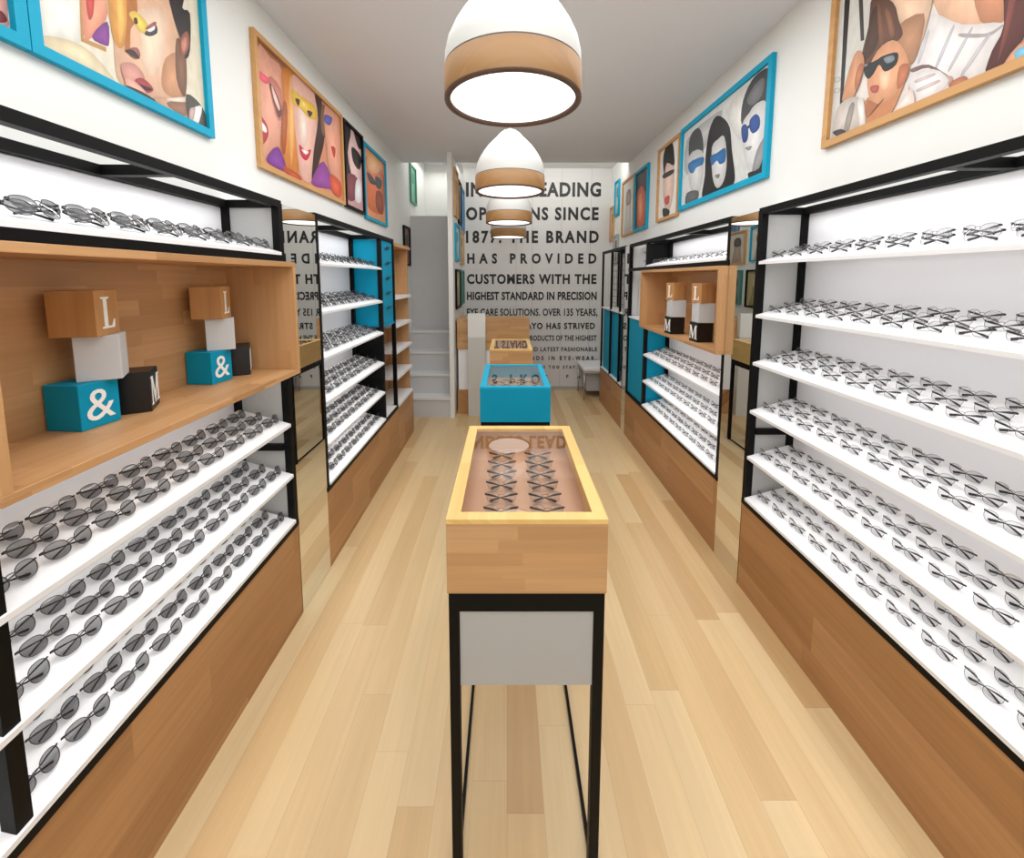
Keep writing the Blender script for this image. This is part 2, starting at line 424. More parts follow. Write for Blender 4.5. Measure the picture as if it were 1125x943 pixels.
def make_unit(S, name_label, y0, y1, bay0, bay1, shelves, niche=None, posts=(), cross=(), rails_y=(), side=False, lift=.0):
    u = thing('display_shelving', name_label, 'display shelves', (S.x(S.D / 2), (y0 + y1) / 2, 0))
    D = S.D
    a = MB(); sbox(S, a, 0, D, y0, y1, .0, .452 + lift, M_plinth); a.build('plinth', u, bevel=.0015)
    a = MB(); sbox(S, a, -.005, D, y0 + .001, y1 - .001, .4525 + lift, .4785 + lift, M_black); a.build('base_rail', u)
    a = MB(); sbox(S, a, D - .008, D - .002, bay0, bay1, .479 + lift, ZT - .035, M_back); a.build('back_panel', u)
    for y in posts:
        cut = niche and niche[0] - .05 < y < niche[1] + .03
        for za, zb in (((.479 + lift, 1.2125), (1.7535, ZT - FR)) if cut else ((.479 + lift, ZT - FR),)):
            post(S, u, .0, y, za, zb); post(S, u, D - .036, y, za, zb)
    rail(S, u, 'top_rail', 0, FR, y0, y1, ZT - FR, ZT)
    rail(S, u, 'top_rail', D - .036, D - .036 + FR, y0, y1, ZT - FR, ZT)
    for y in cross: rail(S, u, 'cross_rail', FR, D - .036, y, y + FR, ZT - FR, ZT)
    for y in rails_y: rail(S, u, 'side_rail', FR, D - .036, y, y + FR * .8, .850, .878)
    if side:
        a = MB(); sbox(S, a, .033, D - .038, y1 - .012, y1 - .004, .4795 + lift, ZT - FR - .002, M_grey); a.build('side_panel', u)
    for z in shelves:
        sh = shelf_mb(S, bay0 + .002, bay1 - .002, z).build('shelf', u)
        if z > .5: strip(S, bay0 + .05, bay1 - .05, z - .018, .03)
    if bay0 < y1: strip(S, bay0 + .05, bay1 - .05, ZT - .03, .045, 1.3)
    if niche:
        n0, n1 = niche; nb = .05; z0, z1 = 1.213, 1.722; th = .022
        a = MB(); sbox(S, a, D - .0115, D - .009, n0 + th, n1 - th, z0 + th, z1 - th, M_niche); nbx = a.build('niche_back', u)
        a = MB(); sbox(S, a, -nb, D - .009, n0, n1, z0, z0 + th, M_niche); a.build('niche_floor', u, bevel=.001)
        a = MB(); sbox(S, a, -nb, D - .009, n0, n1, z1 - th, z1, M_niche); a.build('niche_top', u, bevel=.001)
        for q in (n0, n1 - th):
            a = MB(); sbox(S, a, -nb, D - .009, q, q + th, z0 + th, z1 - th, M_nichev); a.build('niche_side', u, bevel=.001)
        strip(S, n0 + .08, n1 - .08, z1 - th - .004, .02, .3); strip(S, n0 + .05, n1 - .05, z0 - .006, .02)
        a = MB(); sbox(S, a, -.0065, .03, y0, y1, 1.7225, 1.753, M_black); a.build('niche_trim', u)
    return u
# near left unit (sunglasses + wooden niche)
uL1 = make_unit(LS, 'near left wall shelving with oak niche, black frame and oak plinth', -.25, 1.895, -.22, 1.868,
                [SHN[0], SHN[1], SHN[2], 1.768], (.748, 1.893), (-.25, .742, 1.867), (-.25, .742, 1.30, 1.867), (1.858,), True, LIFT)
uL2 = make_unit(LS, 'farther left wall shelving of six white shelves with teal end bay', 2.22, 3.74, 2.25, 3.345,
                SHZ, None, (2.22, 3.345, 3.712), (2.22, 2.75, 3.345), (2.221,))
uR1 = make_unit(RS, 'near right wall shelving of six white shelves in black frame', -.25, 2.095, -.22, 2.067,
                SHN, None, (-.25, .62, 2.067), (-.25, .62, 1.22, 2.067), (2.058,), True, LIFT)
uR2 = make_unit(RS, 'farther right wall shelving with oak niche and teal end bay', 2.35, 4.275, 2.38, 3.735,
                [.494, .720, .965, 1.768], (2.352, 3.74), (2.35, 3.735, 4.245), (2.35, 3.0, 3.735), (2.351,))
# end bays: a panelled box beyond the shelves
def end_bay(S, u, y0, y1, hi, lo):
    D = S.D; zs = 1.255
    a = MB(); sbox(S, a, .03, D - .004, y0 + .029, y0 + .036, zs, ZT - .032, hi[0]); a.build('bay_side', u)
    a = MB(); sbox(S, a, .03, D - .004, y0 + .029, y0 + .036, .480, zs - .003, lo[0]); a.build('bay_side', u)
    a = MB(); sbox(S, a, hi[2], hi[2] + .006, y0 + .037, y1 - .03, zs + .012, ZT - .032, hi[1]); a.build('bay_panel', u)
    a = MB(); sbox(S, a, lo[2], lo[2] + .006, y0 + .037, y1 - .03, .480, zs - .006, lo[1]); a.build('bay_panel', u)
    a = MB(); sbox(S, a, .002, D - .012, y0 + .037, y1 - .03, zs - .004, zs + .011, hi[3]); a.build('bay_shelf', u)
M_baywood = planks('smoky oak panel', 'Z', .06, .5, [(150, 112, 82), (160, 120, 88), (142, 104, 76)], .5, .0005, .1, .9)
end_bay(LS, uL2, 3.345, 3.74, (M_teal, M_teal, .012, M_teal), (M_black, M_baywood, .10, M_black))
end_bay(RS, uR2, 3.735, 4.275, (M_black, M_back, .10, M_white), (M_teal, M_teal, .012, M_black))
a = MB(); sbox(LS, a, .004, LS.D - .012, 3.384, 3.709, .4795, .489, M_white); a.build('bay_floor', uL2)

# oak shelving at the far left
uL3 = thing('display_shelving', 'far left oak shelving with white shelves beside the grey stairs', 'display shelves', (LS.x(.12), 4.05, 0))
D = LS.D
a = MB(); sbox(LS, a, 0, D, 3.745, 4.36, 0, .452, M_plinth); a.build('plinth', uL3, bevel=.0015)
a = MB(); sbox(LS, a, D - .02, D, 3.745, 4.36, .453, 1.97, M_niche); a.build('back_panel', uL3)
a = MB(); sbox(LS, a, .03, D - .021, 4.335, 4.36, .483, 1.94, M_nichev); a.build('side_panel', uL3)
a = MB(); sbox(LS, a, .0, D - .021, 3.745, 4.36, 1.941, 1.97, M_niche); a.build('top_panel', uL3)
for z in (.482, .742, .985, 1.225, 1.485):
    a = MB(); sbox(LS, a, -.004, D - .021, 3.747, 4.334, z - .028, z, M_white); a.build('shelf', uL3, bevel=.001)

# wire display case at the far right
uR3 = thing('wire_display_case', 'far right black wire display case on teal base, beside white bench', 'display case', (RS.x(.12), 4.95, 0))
D = RS.D
a = MB(); sbox(RS, a, 0, D, 4.42, 5.48, 0, .452, M_plinth); a.build('plinth', uR3, bevel=.0015)
a = MB(); sbox(RS, a, .001, D, 4.421, 5.479, .4525, .466, M_black); a.build('base_rail', uR3)
for y in (4.42, 4.60, 5.0, 5.455):
    for d in (0, D - .036): post(RS, uR3, d, y, .4665, ZT - FR, .022)
for d in (0, D - .036): rail(RS, uR3, 'top_rail', d, d + .03, 4.42, 5.48, ZT - FR, ZT)
for y in (4.442, 4.622, 5.022): 
    rail(RS, uR3, 'top_rail', .031, D - .037, y, y + .03, ZT - FR + .001, ZT)
a = MB(); sbox(RS, a, .03, .036, 4.625, 5.45, .485, 1.26, M_teal); sbox(RS, a, .036, D - .04, 5.44, 5.45, .485, 1.26, M_teal); a.build('base_panel', uR3)
a = MB(); sbox(RS, a, .002, D - .04, 4.445, 5.45, 1.262, 1.28, M_white); a.build('shelf', uR3)
a = MB(); sbox(RS, a, .002, D - .04, 4.445, 5.45, .468, .483, M_white); a.build('shelf', uR3)
a = MB()
for k in range(9):
    y = 4.64 + k * .09
    sbox(RS, a, .115, .119, y, y + .004, 1.282, ZT - .034, M_black)
for k in range(8):
    z = 1.34 + k * .08
    sbox(RS, a, .1195, .1235, 4.61, 5.455, z, z + .004, M_black)
a.build('wire_grid', uR3)

# mirror pilasters between the units
def mirror(S, y0, y1, label):
    t = thing('wall_mirror', label, 'mirror', (S.x(.1), (y0 + y1) / 2, 0))
    a = MB(); sbox(S, a, .004, S.D, y0, y1, 0, ZT - .01, M_wall); a.build('backing', t)
    a = MB(); sbox(S, a, -.001, .0035, y0 + .001, y1 - .001, .003, ZT - .012, M_mirror); a.build('mirror_pane', t)
mirror(LS, 1.897, 2.218, 'tall mirror panel between the two left shelving units')
mirror(RS, 2.097, 2.348, 'tall mirror panel between the two right shelving units')
mirror(RS, 4.277, 4.418, 'narrow mirror strip before the far right wire display case')

# ------------------------------------------------------------------ pictures
M_canvas = {}
def print_material():
    m = mat('printed photograph', (128, 128, 128), .4, 0, .3)
    N = m.node_tree.nodes; L = m.node_tree.links
    at = N.new('ShaderNodeAttribute'); at.attribute_name = 'ink'
    tc = N.new('ShaderNodeTexCoord'); mp = N.new('ShaderNodeMapping'); mp.inputs['Scale'].default_value = (22, 34, 20)
    nz = N.new('ShaderNodeTexNoise'); nz.inputs['Scale'].default_value = 1; nz.inputs['Detail'].default_value = 4
    mr = N.new('ShaderNodeMapRange'); mr.inputs['From Min'].default_value = .3; mr.inputs['From Max'].default_value = .7
    mr.inputs['To Min'].default_value = .93; mr.inputs['To Max'].default_value = 1.07
    vm = N.new('ShaderNodeVectorMath'); vm.operation = 'SCALE'
    L.new(tc.outputs['Object'], mp.inputs[0]); L.new(mp.outputs[0], nz.inputs['Vector']); L.new(nz.outputs['Fac'], mr.inputs['Value'])
    L.new(at.outputs['Color'], vm.inputs[0]); L.new(mr.outputs[0], vm.inputs['Scale'])
    L.new(vm.outputs[0], N['Principled BSDF'].inputs['Base Color'])
    return m
M_print = print_material()
def area2(P): return sum(P[i][0] * P[(i + 1) % len(P)][1] - P[(i + 1) % len(P)][0] * P[i][1] for i in range(len(P))) / 2
def star_shaped(P, c, sg):
    n = len(P)
    return all(((P[i][0] - c[0]) * (P[(i + 1) % n][1] - c[1]) - (P[(i + 1) % n][0] - c[0]) * (P[i][1] - c[1])) * sg > -1e-9 for i in range(n))
def smooth_poly(pts, n=3):
    K = len(pts); out = []
    for i in range(K):
        p0, p1, p2, p3 = (Vector(pts[(i + k) % K]) for k in (-1, 0, 1, 2))
        for j in range(n):
            t_ = j / n
            out.append(.5 * ((2 * p1) + (p2 - p0) * t_ + (2 * p0 - 5 * p1 + 4 * p2 - p3) * t_ * t_ + (3 * p1 - p0 - 3 * p2 + p3) * t_ ** 3))
    return out
def picture(label, X, nrm, y0, y1, z0, z1, fw, fmat, bg, shapes, group, depth=.025):
    """framed print on the wall plane X facing nrm (+1/-1 along X); shapes = (rgb, [(y, z)...], smooth)"""
    t = thing('framed_picture', label, 'picture', (X, (y0 + y1) / 2, z0), group)
    xa, xb = X + nrm * .001, X + nrm * depth
    a = MB()
    a.box(xa, xb, y0, y1, z0, z0 + fw, fmat); a.box(xa, xb, y0, y1, z1 - fw, z1, fmat)
    a.box(xa, xb, y0, y0 + fw, z0 + fw, z1 - fw, fmat); a.box(xa, xb, y1 - fw, y1, z0 + fw, z1 - fw, fmat)
    a.build('frame', t)
    a = MB(); iy0, iy1, iz0, iz1 = y0 + fw, y1 - fw, z0 + fw, z1 - fw
    xp = X + nrm * depth * .35
    a.box(xa, xp, iy0, iy1, iz0, iz1, M_print)
    inks = [bg] * 24; k = 0
    for rgb, pts, sm in shapes:
        P = smooth_poly(pts) if sm else [Vector(p) for p in pts]
        # clip to the inside of the frame
        for axis, lim, sg in ((0, iy0, 1), (0, iy1, -1), (1, iz0, 1), (1, iz1, -1)):
            Q = []
            for i in range(len(P)):
                p, q = P[i], P[(i + 1) % len(P)]
                ip, iq = (p[axis] - lim) * sg >= 0, (q[axis] - lim) * sg >= 0
                if ip: Q.append(p)
                if ip != iq:
                    tt = (lim - p[axis]) / (q[axis] - p[axis]); Q.append(p + (q - p) * tt)
            P = Q
            if len(P) < 3: break
        if len(P) < 3: continue
        k += 1
        x = xp + nrm * .00012 * k
        c = sum(P, Vector((0, 0))) / len(P); sg = 1 if area2(P) > 0 else -1
        if sm and star_shaped(P, c, sg):
            hi = tuple(min(255, v * 1.07 + 7) for v in rgb); lo = tuple(v * .90 for v in rgb)
            for i in range(len(P)):
                p, q = P[i], P[(i + 1) % len(P)]
                if (q - p).length < 1e-7: continue
                a.poly([(x, c[0], c[1]), (x, p[0], p[1]), (x, q[0], q[1])], M_print); inks += [hi, lo, lo]
        else:
            a.poly([(x, p[0], p[1]) for p in P], M_print); inks += [rgb] * len(P)
    # colours go on per corner, in the order the faces were made
    me = bpy.data.meshes.new('print'); l0 = Vector(t['_loc'])
    me.from_pydata([Vector(v) - l0 for v in a.v], [], a.f); me.materials.append(M_print)
    at = me.color_attributes.new('ink', 'FLOAT_COLOR', 'CORNER')
    for i, c in enumerate(inks): at.data[i].color = (*lin(c), 1)
    o = bpy.data.objects.new('print', me); COL.objects.link(o); o.parent = t
    return t
def tr(X, ox, oy, sc, shapes):
    out = []
    for s in shapes:
        rgb, pts = s[0], s[1]; sm = s[2] if len(s) > 2 else True
        out.append((rgb, [px_on_X(ox + x / sc, oy + y / sc, X)[1:] for x, y in pts], sm))
    return out
GL = 'framed portraits along the left wall'; GR = 'framed portraits along the right wall'
BX = WL + .008; RX = WR - .008
P1 = [((233, 229, 218), [(140, -80), (420, -80), (420, 210), (300, 200), (150, 190)]), ((224, 206, 170), [(150, 180), (330, 200), (470, 270), (600, 440), (380, 340), (160, 215)]),
      ((218, 208, 184), [(960, -60), (1060, -60), (1060, 560), (960, 420)], False),
      ((186, 140, 84), [(405, -60), (428, -60), (428, 195), (545, 245), (545, 268), (415, 212)], False),
      ((226, 150, 120), [(430, -60), (560, -60), (545, 100), (480, 185), (430, 190)]), ((190, 66, 62), [(440, -20), (480, -40), (478, 70), (455, 100)]),
      ((128, 60, 140), [(470, 188), (550, 110), (560, 220), (540, 235)]),
      ((222, 178, 146), [(560, -80), (880, -80), (910, 120), (930, 300), (945, 420), (940, 520), (830, 510), (680, 470), (610, 420), (590, 330), (580, 180)]),
      ((238, 205, 178), [(700, 60), (840, 60), (850, 260), (790, 400), (730, 330), (720, 200)]),
      ((196, 142, 104), [(850, 300), (940, 280), (955, 490), (880, 500), (830, 440)]), ((120, 82, 58), [(905, 200), (950, 250), (960, 420), (945, 500), (905, 400)]),
      ((212, 148, 66), [(555, -80), (650, -80), (690, 60), (660, 180), (620, 250), (580, 200), (560, 60)]), ((232, 178, 90), [(590, -60), (625, -60), (640, 120), (610, 220)]),
      ((176, 108, 50), [(650, -80), (690, -80), (705, 90), (670, 150), (665, 250), (640, 260), (650, 100)]),
      ((226, 196, 84), [(660, 70), (700, 60), (760, 130), (750, 170), (715, 160), (690, 120)]), ((70, 40, 30), [(685, 95), (700, 92), (706, 120), (690, 122)]),
      ((34, 26, 24), [(860, -80), (960, -80), (935, 40), (975, 70), (975, 260), (950, 300), (925, 200), (890, 90)]),
      ((150, 84, 66), [(925, 200), (960, 160), (972, 230), (945, 290), (925, 270)]), ((196, 128, 106), [(930, 215), (955, 190), (958, 240), (940, 270)]),
      ((58, 60, 62), [(740, 170), (795, 125), (806, 168), (770, 186)]), ((236, 226, 222), [(752, 150), (790, 128), (792, 152), (765, 165)]), ((150, 90, 84), [(745, 145), (790, 112), (800, 125), (760, 150)]),
      ((150, 92, 86), [(650, 255), (700, 245), (718, 285), (700, 305), (670, 290)]), ((60, 38, 32), [(640, 262), (680, 258), (715, 300), (690, 296)]),
      ((206, 146, 132), [(620, 330), (690, 330), (740, 400), (700, 440), (640, 420)]), ((168, 62, 70), [(690, 410), (735, 405), (785, 460), (750, 480), (700, 450)]),
      ((60, 22, 26), [(690, 425), (780, 460), (740, 466)]), ((226, 170, 150), [(640, 400), (690, 420), (750, 480), (720, 490), (650, 455)]),
      ((64, 52, 44), [(640, 440), (720, 470), (800, 520), (790, 540), (700, 500)]), ((206, 160, 130), [(780, 500), (930, 520), (965, 560), (950, 610), (880, 580)]),
      ((150, 110, 86), [(850, 530), (950, 525), (960, 590), (920, 590)]), ((226, 206, 190), [(850, 508), (950, 500), (955, 525), (880, 522)]),
      ((78, 74, 66), [(955, 485), (1020, 530), (1055, 600), (1055, 680), (1000, 640), (960, 600)]), ((238, 234, 226), [(985, 560), (1035, 550), (1010, 650), (975, 625)]), ((200, 170, 160), [(972, 560), (1000, 560), (985, 628), (968, 615)])]
picture('teal-framed close-up of a face, above the near end of left shelving', WL, 1, 1.158, 1.845, 2.246, 2.93, .03, M_tealframe, (222, 214, 194), tr(BX, 0, 0, 4.6875, P1), GL)
P0 = [((206, 150, 140), [(-200, -80), (30, -80), (45, 60), (30, 140), (-200, 90)]), ((110, 40, 44), [(-60, 40), (10, 60), (35, 110), (-20, 110)]), ((232, 226, 222), [(40, 30), (90, 50), (85, 160), (50, 140)]), ((60, 52, 50), [(60, 0), (110, 60), (110, 80), (70, 30)])]
picture('teal-framed picture cut off at the left edge, first on left wall', WL, 1, .52, 1.155, 2.246, 2.93, .03, M_tealframe, (200, 176, 164), tr(BX, 0, 0, 4.6875, P0), GL)
P2 = [((150, 96, 66), [(120, 150), (330, 320), (300, 380), (150, 240)]), ((226, 160, 134), [(135, 230), (200, 270), (255, 330), (262, 520), (235, 690), (170, 760), (145, 700)]), ((206, 128, 110), [(190, 360), (250, 420), (255, 560), (225, 540)]),
      ((232, 90, 110), [(140, 330), (170, 350), (200, 380), (180, 395), (150, 370)]), ((110, 60, 46), [(195, 390), (225, 430), (255, 520), (240, 555), (215, 480)]), ((240, 200, 186), [(205, 400), (220, 430), (245, 500), (240, 520), (215, 460)]),
      ((178, 60, 62), [(150, 545), (185, 590), (190, 640), (165, 680), (150, 640)]), ((250, 236, 230), [(155, 570), (180, 600), (182, 625), (158, 610)]),
      ((214, 130, 54), [(255, 320), (330, 380), (340, 560), (330, 830), (280, 800), (245, 700), (262, 520)]), ((236, 172, 92), [(290, 370), (315, 390), (315, 600), (300, 780), (285, 600)]),
      ((166, 84, 36), [(260, 480), (280, 520), (270, 720), (250, 680)]), ((240, 186, 168), [(305, 350), (400, 420), (422, 520), (415, 660), (395, 850), (345, 830), (325, 700), (310, 520)]),
      ((252, 214, 200), [(335, 500), (370, 530), (375, 660), (345, 680)]), ((230, 186, 60), [(300, 420), (340, 450), (410, 500), (420, 560), (380, 555), (340, 510), (305, 490)]), ((60, 40, 34), [(316, 465), (338, 470), (332, 500)]), ((60, 40, 34), [(372, 520), (398, 530), (385, 552)]), ((244, 222, 130), [(345, 470), (365, 490), (360, 510)]),
      ((206, 50, 74), [(335, 680), (365, 710), (392, 705), (372, 755), (345, 735)]), ((252, 232, 230), [(345, 702), (380, 715), (365, 728)]),
      ((60, 34, 28), [(408, 440), (440, 470), (455, 640), (430, 760), (395, 860), (405, 700), (425, 560)]), ((130, 90, 60), [(440, 500), (470, 520), (465, 640), (440, 620)]), ((232, 164, 136), [(455, 500), (520, 550), (528, 860), (480, 800), (462, 680)]), ((90, 90, 170), [(455, 540), (490, 555), (480, 590), (455, 575)]), ((196, 60, 60), [(485, 690), (505, 700), (500, 745)]),
      ((128, 62, 150), [(180, 750), (235, 690), (275, 800), (230, 790)]), ((146, 70, 150), [(400, 830), (450, 760), (500, 880), (450, 885), (400, 870)]), ((190, 84, 50), [(255, 780), (330, 820), (345, 850), (290, 830)]), ((216, 90, 60), [(480, 820), (530, 860), (530, 930), (490, 900)])]
picture('large oak-framed picture of smiling faces with coloured glasses, left wall', WL, 1, 2.178, 3.29, 2.215, 2.885, .026, M_frameoak, (214, 146, 112), tr(BX, 250, 0, 4.285, P2), GL)
P3 = [((226, 190, 186), [(560, 590), (620, 640), (625, 900), (570, 860)]), ((30, 24, 24), [(535, 560), (580, 610), (565, 720), (585, 850), (570, 930), (535, 900)]), ((24, 20, 20), [(585, 690), (628, 740), (620, 800), (590, 760)]), ((130, 60, 70), [(560, 820), (610, 840), (600, 940), (560, 930)]), ((240, 236, 236), [(605, 850), (628, 860), (628, 950), (600, 940)]), ((28, 20, 20), [(590, 600), (632, 650), (628, 700), (612, 690)])]
picture('narrow black-framed portrait between oak and teal frames, left wall', WL, 1, 3.312, 3.745, 2.21, 2.878, .022, M_black, (206, 160, 164), tr(BX, 250, 0, 4.285, P3), GL)
P4 = [((222, 112, 58), [(650, 740), (690, 760), (735, 830), (735, 1000), (650, 960)]), ((240, 176, 120), [(660, 720), (700, 740), (720, 800), (690, 820), (660, 790)]), ((50, 40, 50), [(655, 810), (680, 830), (700, 870), (670, 860)]), ((40, 44, 60), [(695, 830), (725, 850), (720, 890), (700, 880)]), ((150, 60, 30), [(700, 900), (730, 920), (730, 1010), (700, 980)])]
picture('teal-framed orange-toned portrait, last above the left shelves', WL, 1, 3.76, 4.43, 2.186, 2.85, .028, M_tealframe, (230, 150, 100), tr(BX, 250, 0, 4.285, P4), GL)
def simple(label, X, n, y0, y1, z0, z1, fm, bg, c1, c2, g, fw=.024):
    yc, zc, w, h = (y0 + y1) / 2, (z0 + z1) / 2, y1 - y0, z1 - z0
    sh = [(c1, [(yc - .28 * w, z0), (yc + .3 * w, z0), (yc + .2 * w, zc - .1 * h), (yc + .17 * w, zc + .2 * h), (yc - .16 * w, zc + .22 * h), (yc - .2 * w, zc - .1 * h)], True),
          (c2, [(yc - .2 * w, zc + .05 * h), (yc + .2 * w, zc + .06 * h), (yc + .17 * w, zc + .28 * h), (yc - .15 * w, zc + .28 * h)], True)]
    return picture(label, X, n, y0, y1, z0, z1, fw, fm, bg, sh, g)
simple('green-framed narrow picture high on the wall beside the stairs', WL, 1, 5.56, 5.90, 2.65, 3.15, noisy('green frame', (70, 150, 120), .4, .03, 8), (90, 160, 130), (120, 180, 150), (70, 140, 110), GL)
simple('dark-framed brown picture low on the wall beside the stairs', WL, 1, 5.14, 5.46, 1.81, 2.30, M_black, (130, 96, 80), (150, 90, 76), (70, 60, 52), GL)
# stair partition, seen edge-on and in the right mirror
GP = 'framed pictures on the stair partition'; XP = -.62
simple('oak-framed picture nearest in the top row on the stair partition', XP, 1, 4.92, 5.24, 2.38, 2.93, M_frameoak, (196, 184, 166), (150, 120, 96), (70, 60, 56), GP)
simple('black-framed picture in the middle of the top row, stair partition', XP, 1, 5.30, 5.58, 2.34, 2.88, M_black, (190, 186, 178), (120, 110, 104), (50, 46, 46), GP)
simple('blue-framed picture farthest in the top row on the stair partition', XP, 1, 5.64, 5.98, 2.28, 2.86, noisy('blue frame', (70, 130, 170), .4, .03, 8), (110, 150, 176), (90, 120, 150), (60, 80, 110), GP)
simple('teal-framed picture nearest in the middle row on the stair partition', XP, 1, 4.95, 5.35, 1.86, 2.30, M_tealframe, (222, 218, 206), (196, 180, 160), (140, 120, 110), GP)
simple('oak-framed picture farthest in the middle row on the stair partition', XP, 1, 5.46, 5.86, 1.84, 2.28, M_frameoak, (206, 200, 188), (170, 150, 130), (90, 80, 76), GP)
simple('black-framed olive picture in the bottom row on the stair partition', XP, 1, 4.95, 5.40, 1.28, 1.76, M_black, (176, 166, 120), (150, 140, 96), (190, 180, 140), GP)
simple('green-framed picture farthest in the bottom row on the stair partition', XP, 1, 5.50, 5.86, 1.30, 1.76, noisy('deep green frame', (60, 130, 126), .4, .03, 8), (120, 150, 140), (90, 116, 106), (70, 90, 90), GP)
# right wall
P5 = [((206, 204, 196), [(270, -120), (460, -120), (430, 250), (300, 440), (255, 640)]), ((30, 28, 28), [(326, -120), (352, -120), (312, 470), (297, 480)], False), ((60, 54, 50), [(378, -120), (398, -120), (408, 180), (392, 185)], False),
      ((190, 188, 184), [(274, 350), (300, 345), (300, 365), (274, 372)]), ((190, 188, 184), [(274, 400), (298, 395), (298, 412), (274, 420)]),
      ((226, 180, 146), [(700, -150), (1120, -150), (1050, 90), (860, 130), (745, 70)]), ((198, 136, 100), [(900, -120), (1060, -120), (1040, 90), (930, 95)]),
      ((232, 226, 223), [(720, 60), (850, 110), (1045, 105), (1000, 220), (940, 340), (860, 400), (720, 450), (640, 470), (605, 390), (640, 240), (690, 130)]),
      ((196, 192, 196), [(690, 150), (700, 150), (660, 280), (650, 270)]), ((196, 192, 196), [(800, 130), (812, 130), (740, 300), (730, 290)]), ((196, 192, 196), [(880, 140), (892, 140), (800, 310), (792, 300)]), ((170, 160, 160), [(840, 150), (960, 150), (1030, 110), (1030, 122), (960, 165), (850, 168)]),
      ((196, 192, 196), [(960, 160), (970, 165), (860, 330), (850, 320)]), ((120, 96, 92), [(620, 310), (700, 290), (800, 350), (795, 360), (700, 305), (630, 325)]), ((206, 170, 150), [(610, 380), (780, 340), (800, 370), (660, 450)]), ((234, 228, 226), [(610, 350), (720, 310), (790, 360), (740, 420), (650, 460)]),
      ((208, 190, 186), [(640, 360), (720, 330), (724, 340), (645, 372)]), ((208, 190, 186), [(650, 400), (740, 360), (744, 372), (655, 412)]),
      ((176, 110, 80), [(790, 380), (860, 340), (880, 380), (820, 420)]), ((222, 160, 120), [(1040, 280), (1130, 180), (1180, 200), (1100, 300)]), ((120, 190, 220), [(1090, 230), (1180, 190), (1180, 260), (1100, 270)]),
      ((84, 38, 32), [(1050, -150), (1300, -150), (1150, 140), (1070, 240), (1020, 310), (955, 335), (985, 230), (1040, 110)]), ((120, 60, 50), [(1070, -50), (1100, -50), (1060, 150), (1010, 280), (1040, 130)]),
      ((226, 190, 160), [(530, -120), (720, -120), (690, 120), (640, 230), (590, 130), (540, 40)]), ((176, 128, 94), [(560, 120), (680, 60), (660, 210), (620, 290), (565, 230)]),
      ((98, 62, 42), [(450, -20), (540, 10), (566, 90), (585, 150), (560, 185), (520, 190), (480, 225), (450, 270), (420, 290), (400, 250), (430, 120)]), ((70, 42, 28), [(450, 40), (490, 60), (470, 200), (420, 270), (410, 240)]),
      ((132, 86, 58), [(505, 40), (530, 60), (548, 150), (530, 165), (515, 110)]), ((120, 78, 52), [(470, 30), (485, 40), (500, 180), (480, 200)]),
      ((198, 134, 92), [(425, 440), (560, 400), (600, 350), (520, 530), (420, 580), (400, 520)]), ((222, 160, 118), [(470, 230), (540, 180), (590, 220), (615, 290), (600, 350), (555, 420), (490, 465), (440, 455), (425, 340)]), ((242, 194, 156), [(480, 330), (530, 310), (520, 390), (490, 400)]),
      ((186, 112, 76), [(570, 300), (615, 290), (600, 360), (560, 400)]), ((28, 26, 28), [(415, 300), (470, 268), (500, 250), (562, 236), (556, 290), (505, 322), (480, 290), (455, 330), (430, 355), (412, 330)]), ((120, 134, 140), [(500, 262), (540, 248), (548, 270), (515, 285)]),
      ((176, 84, 76), [(442, 388), (478, 384), (470, 416), (445, 414)]), ((170, 110, 74), [(425, 450), (480, 470), (500, 440), (440, 520), (415, 520)]), ((206, 146, 106), [(365, 250), (402, 236), (412, 300), (378, 400), (360, 440), (312, 450)]), ((178, 112, 78), [(390, 290), (412, 300), (378, 410), (370, 360)]),
      ((198, 188, 178), [(265, 610), (290, 490), (345, 440), (400, 450), (418, 580), (340, 640), (262, 660)]), ((150, 140, 132), [(345, 480), (370, 470), (340, 600), (315, 620)]), ((226, 220, 212), [(380, 455), (410, 450), (415, 560), (395, 570)]), ((60, 56, 60), [(270, 595), (310, 580), (335, 600), (300, 615)]), ((236, 214, 206), [(540, 510), (620, 400), (640, 460), (600, 490)])]
picture('large oak-framed picture of people in sunglasses, near right wall', WR, -1, .55, 2.005, 2.25, 2.93, .03, M_frameoak, (222, 214, 206), tr(RX, 850, 0, 4.09, P5), GR)
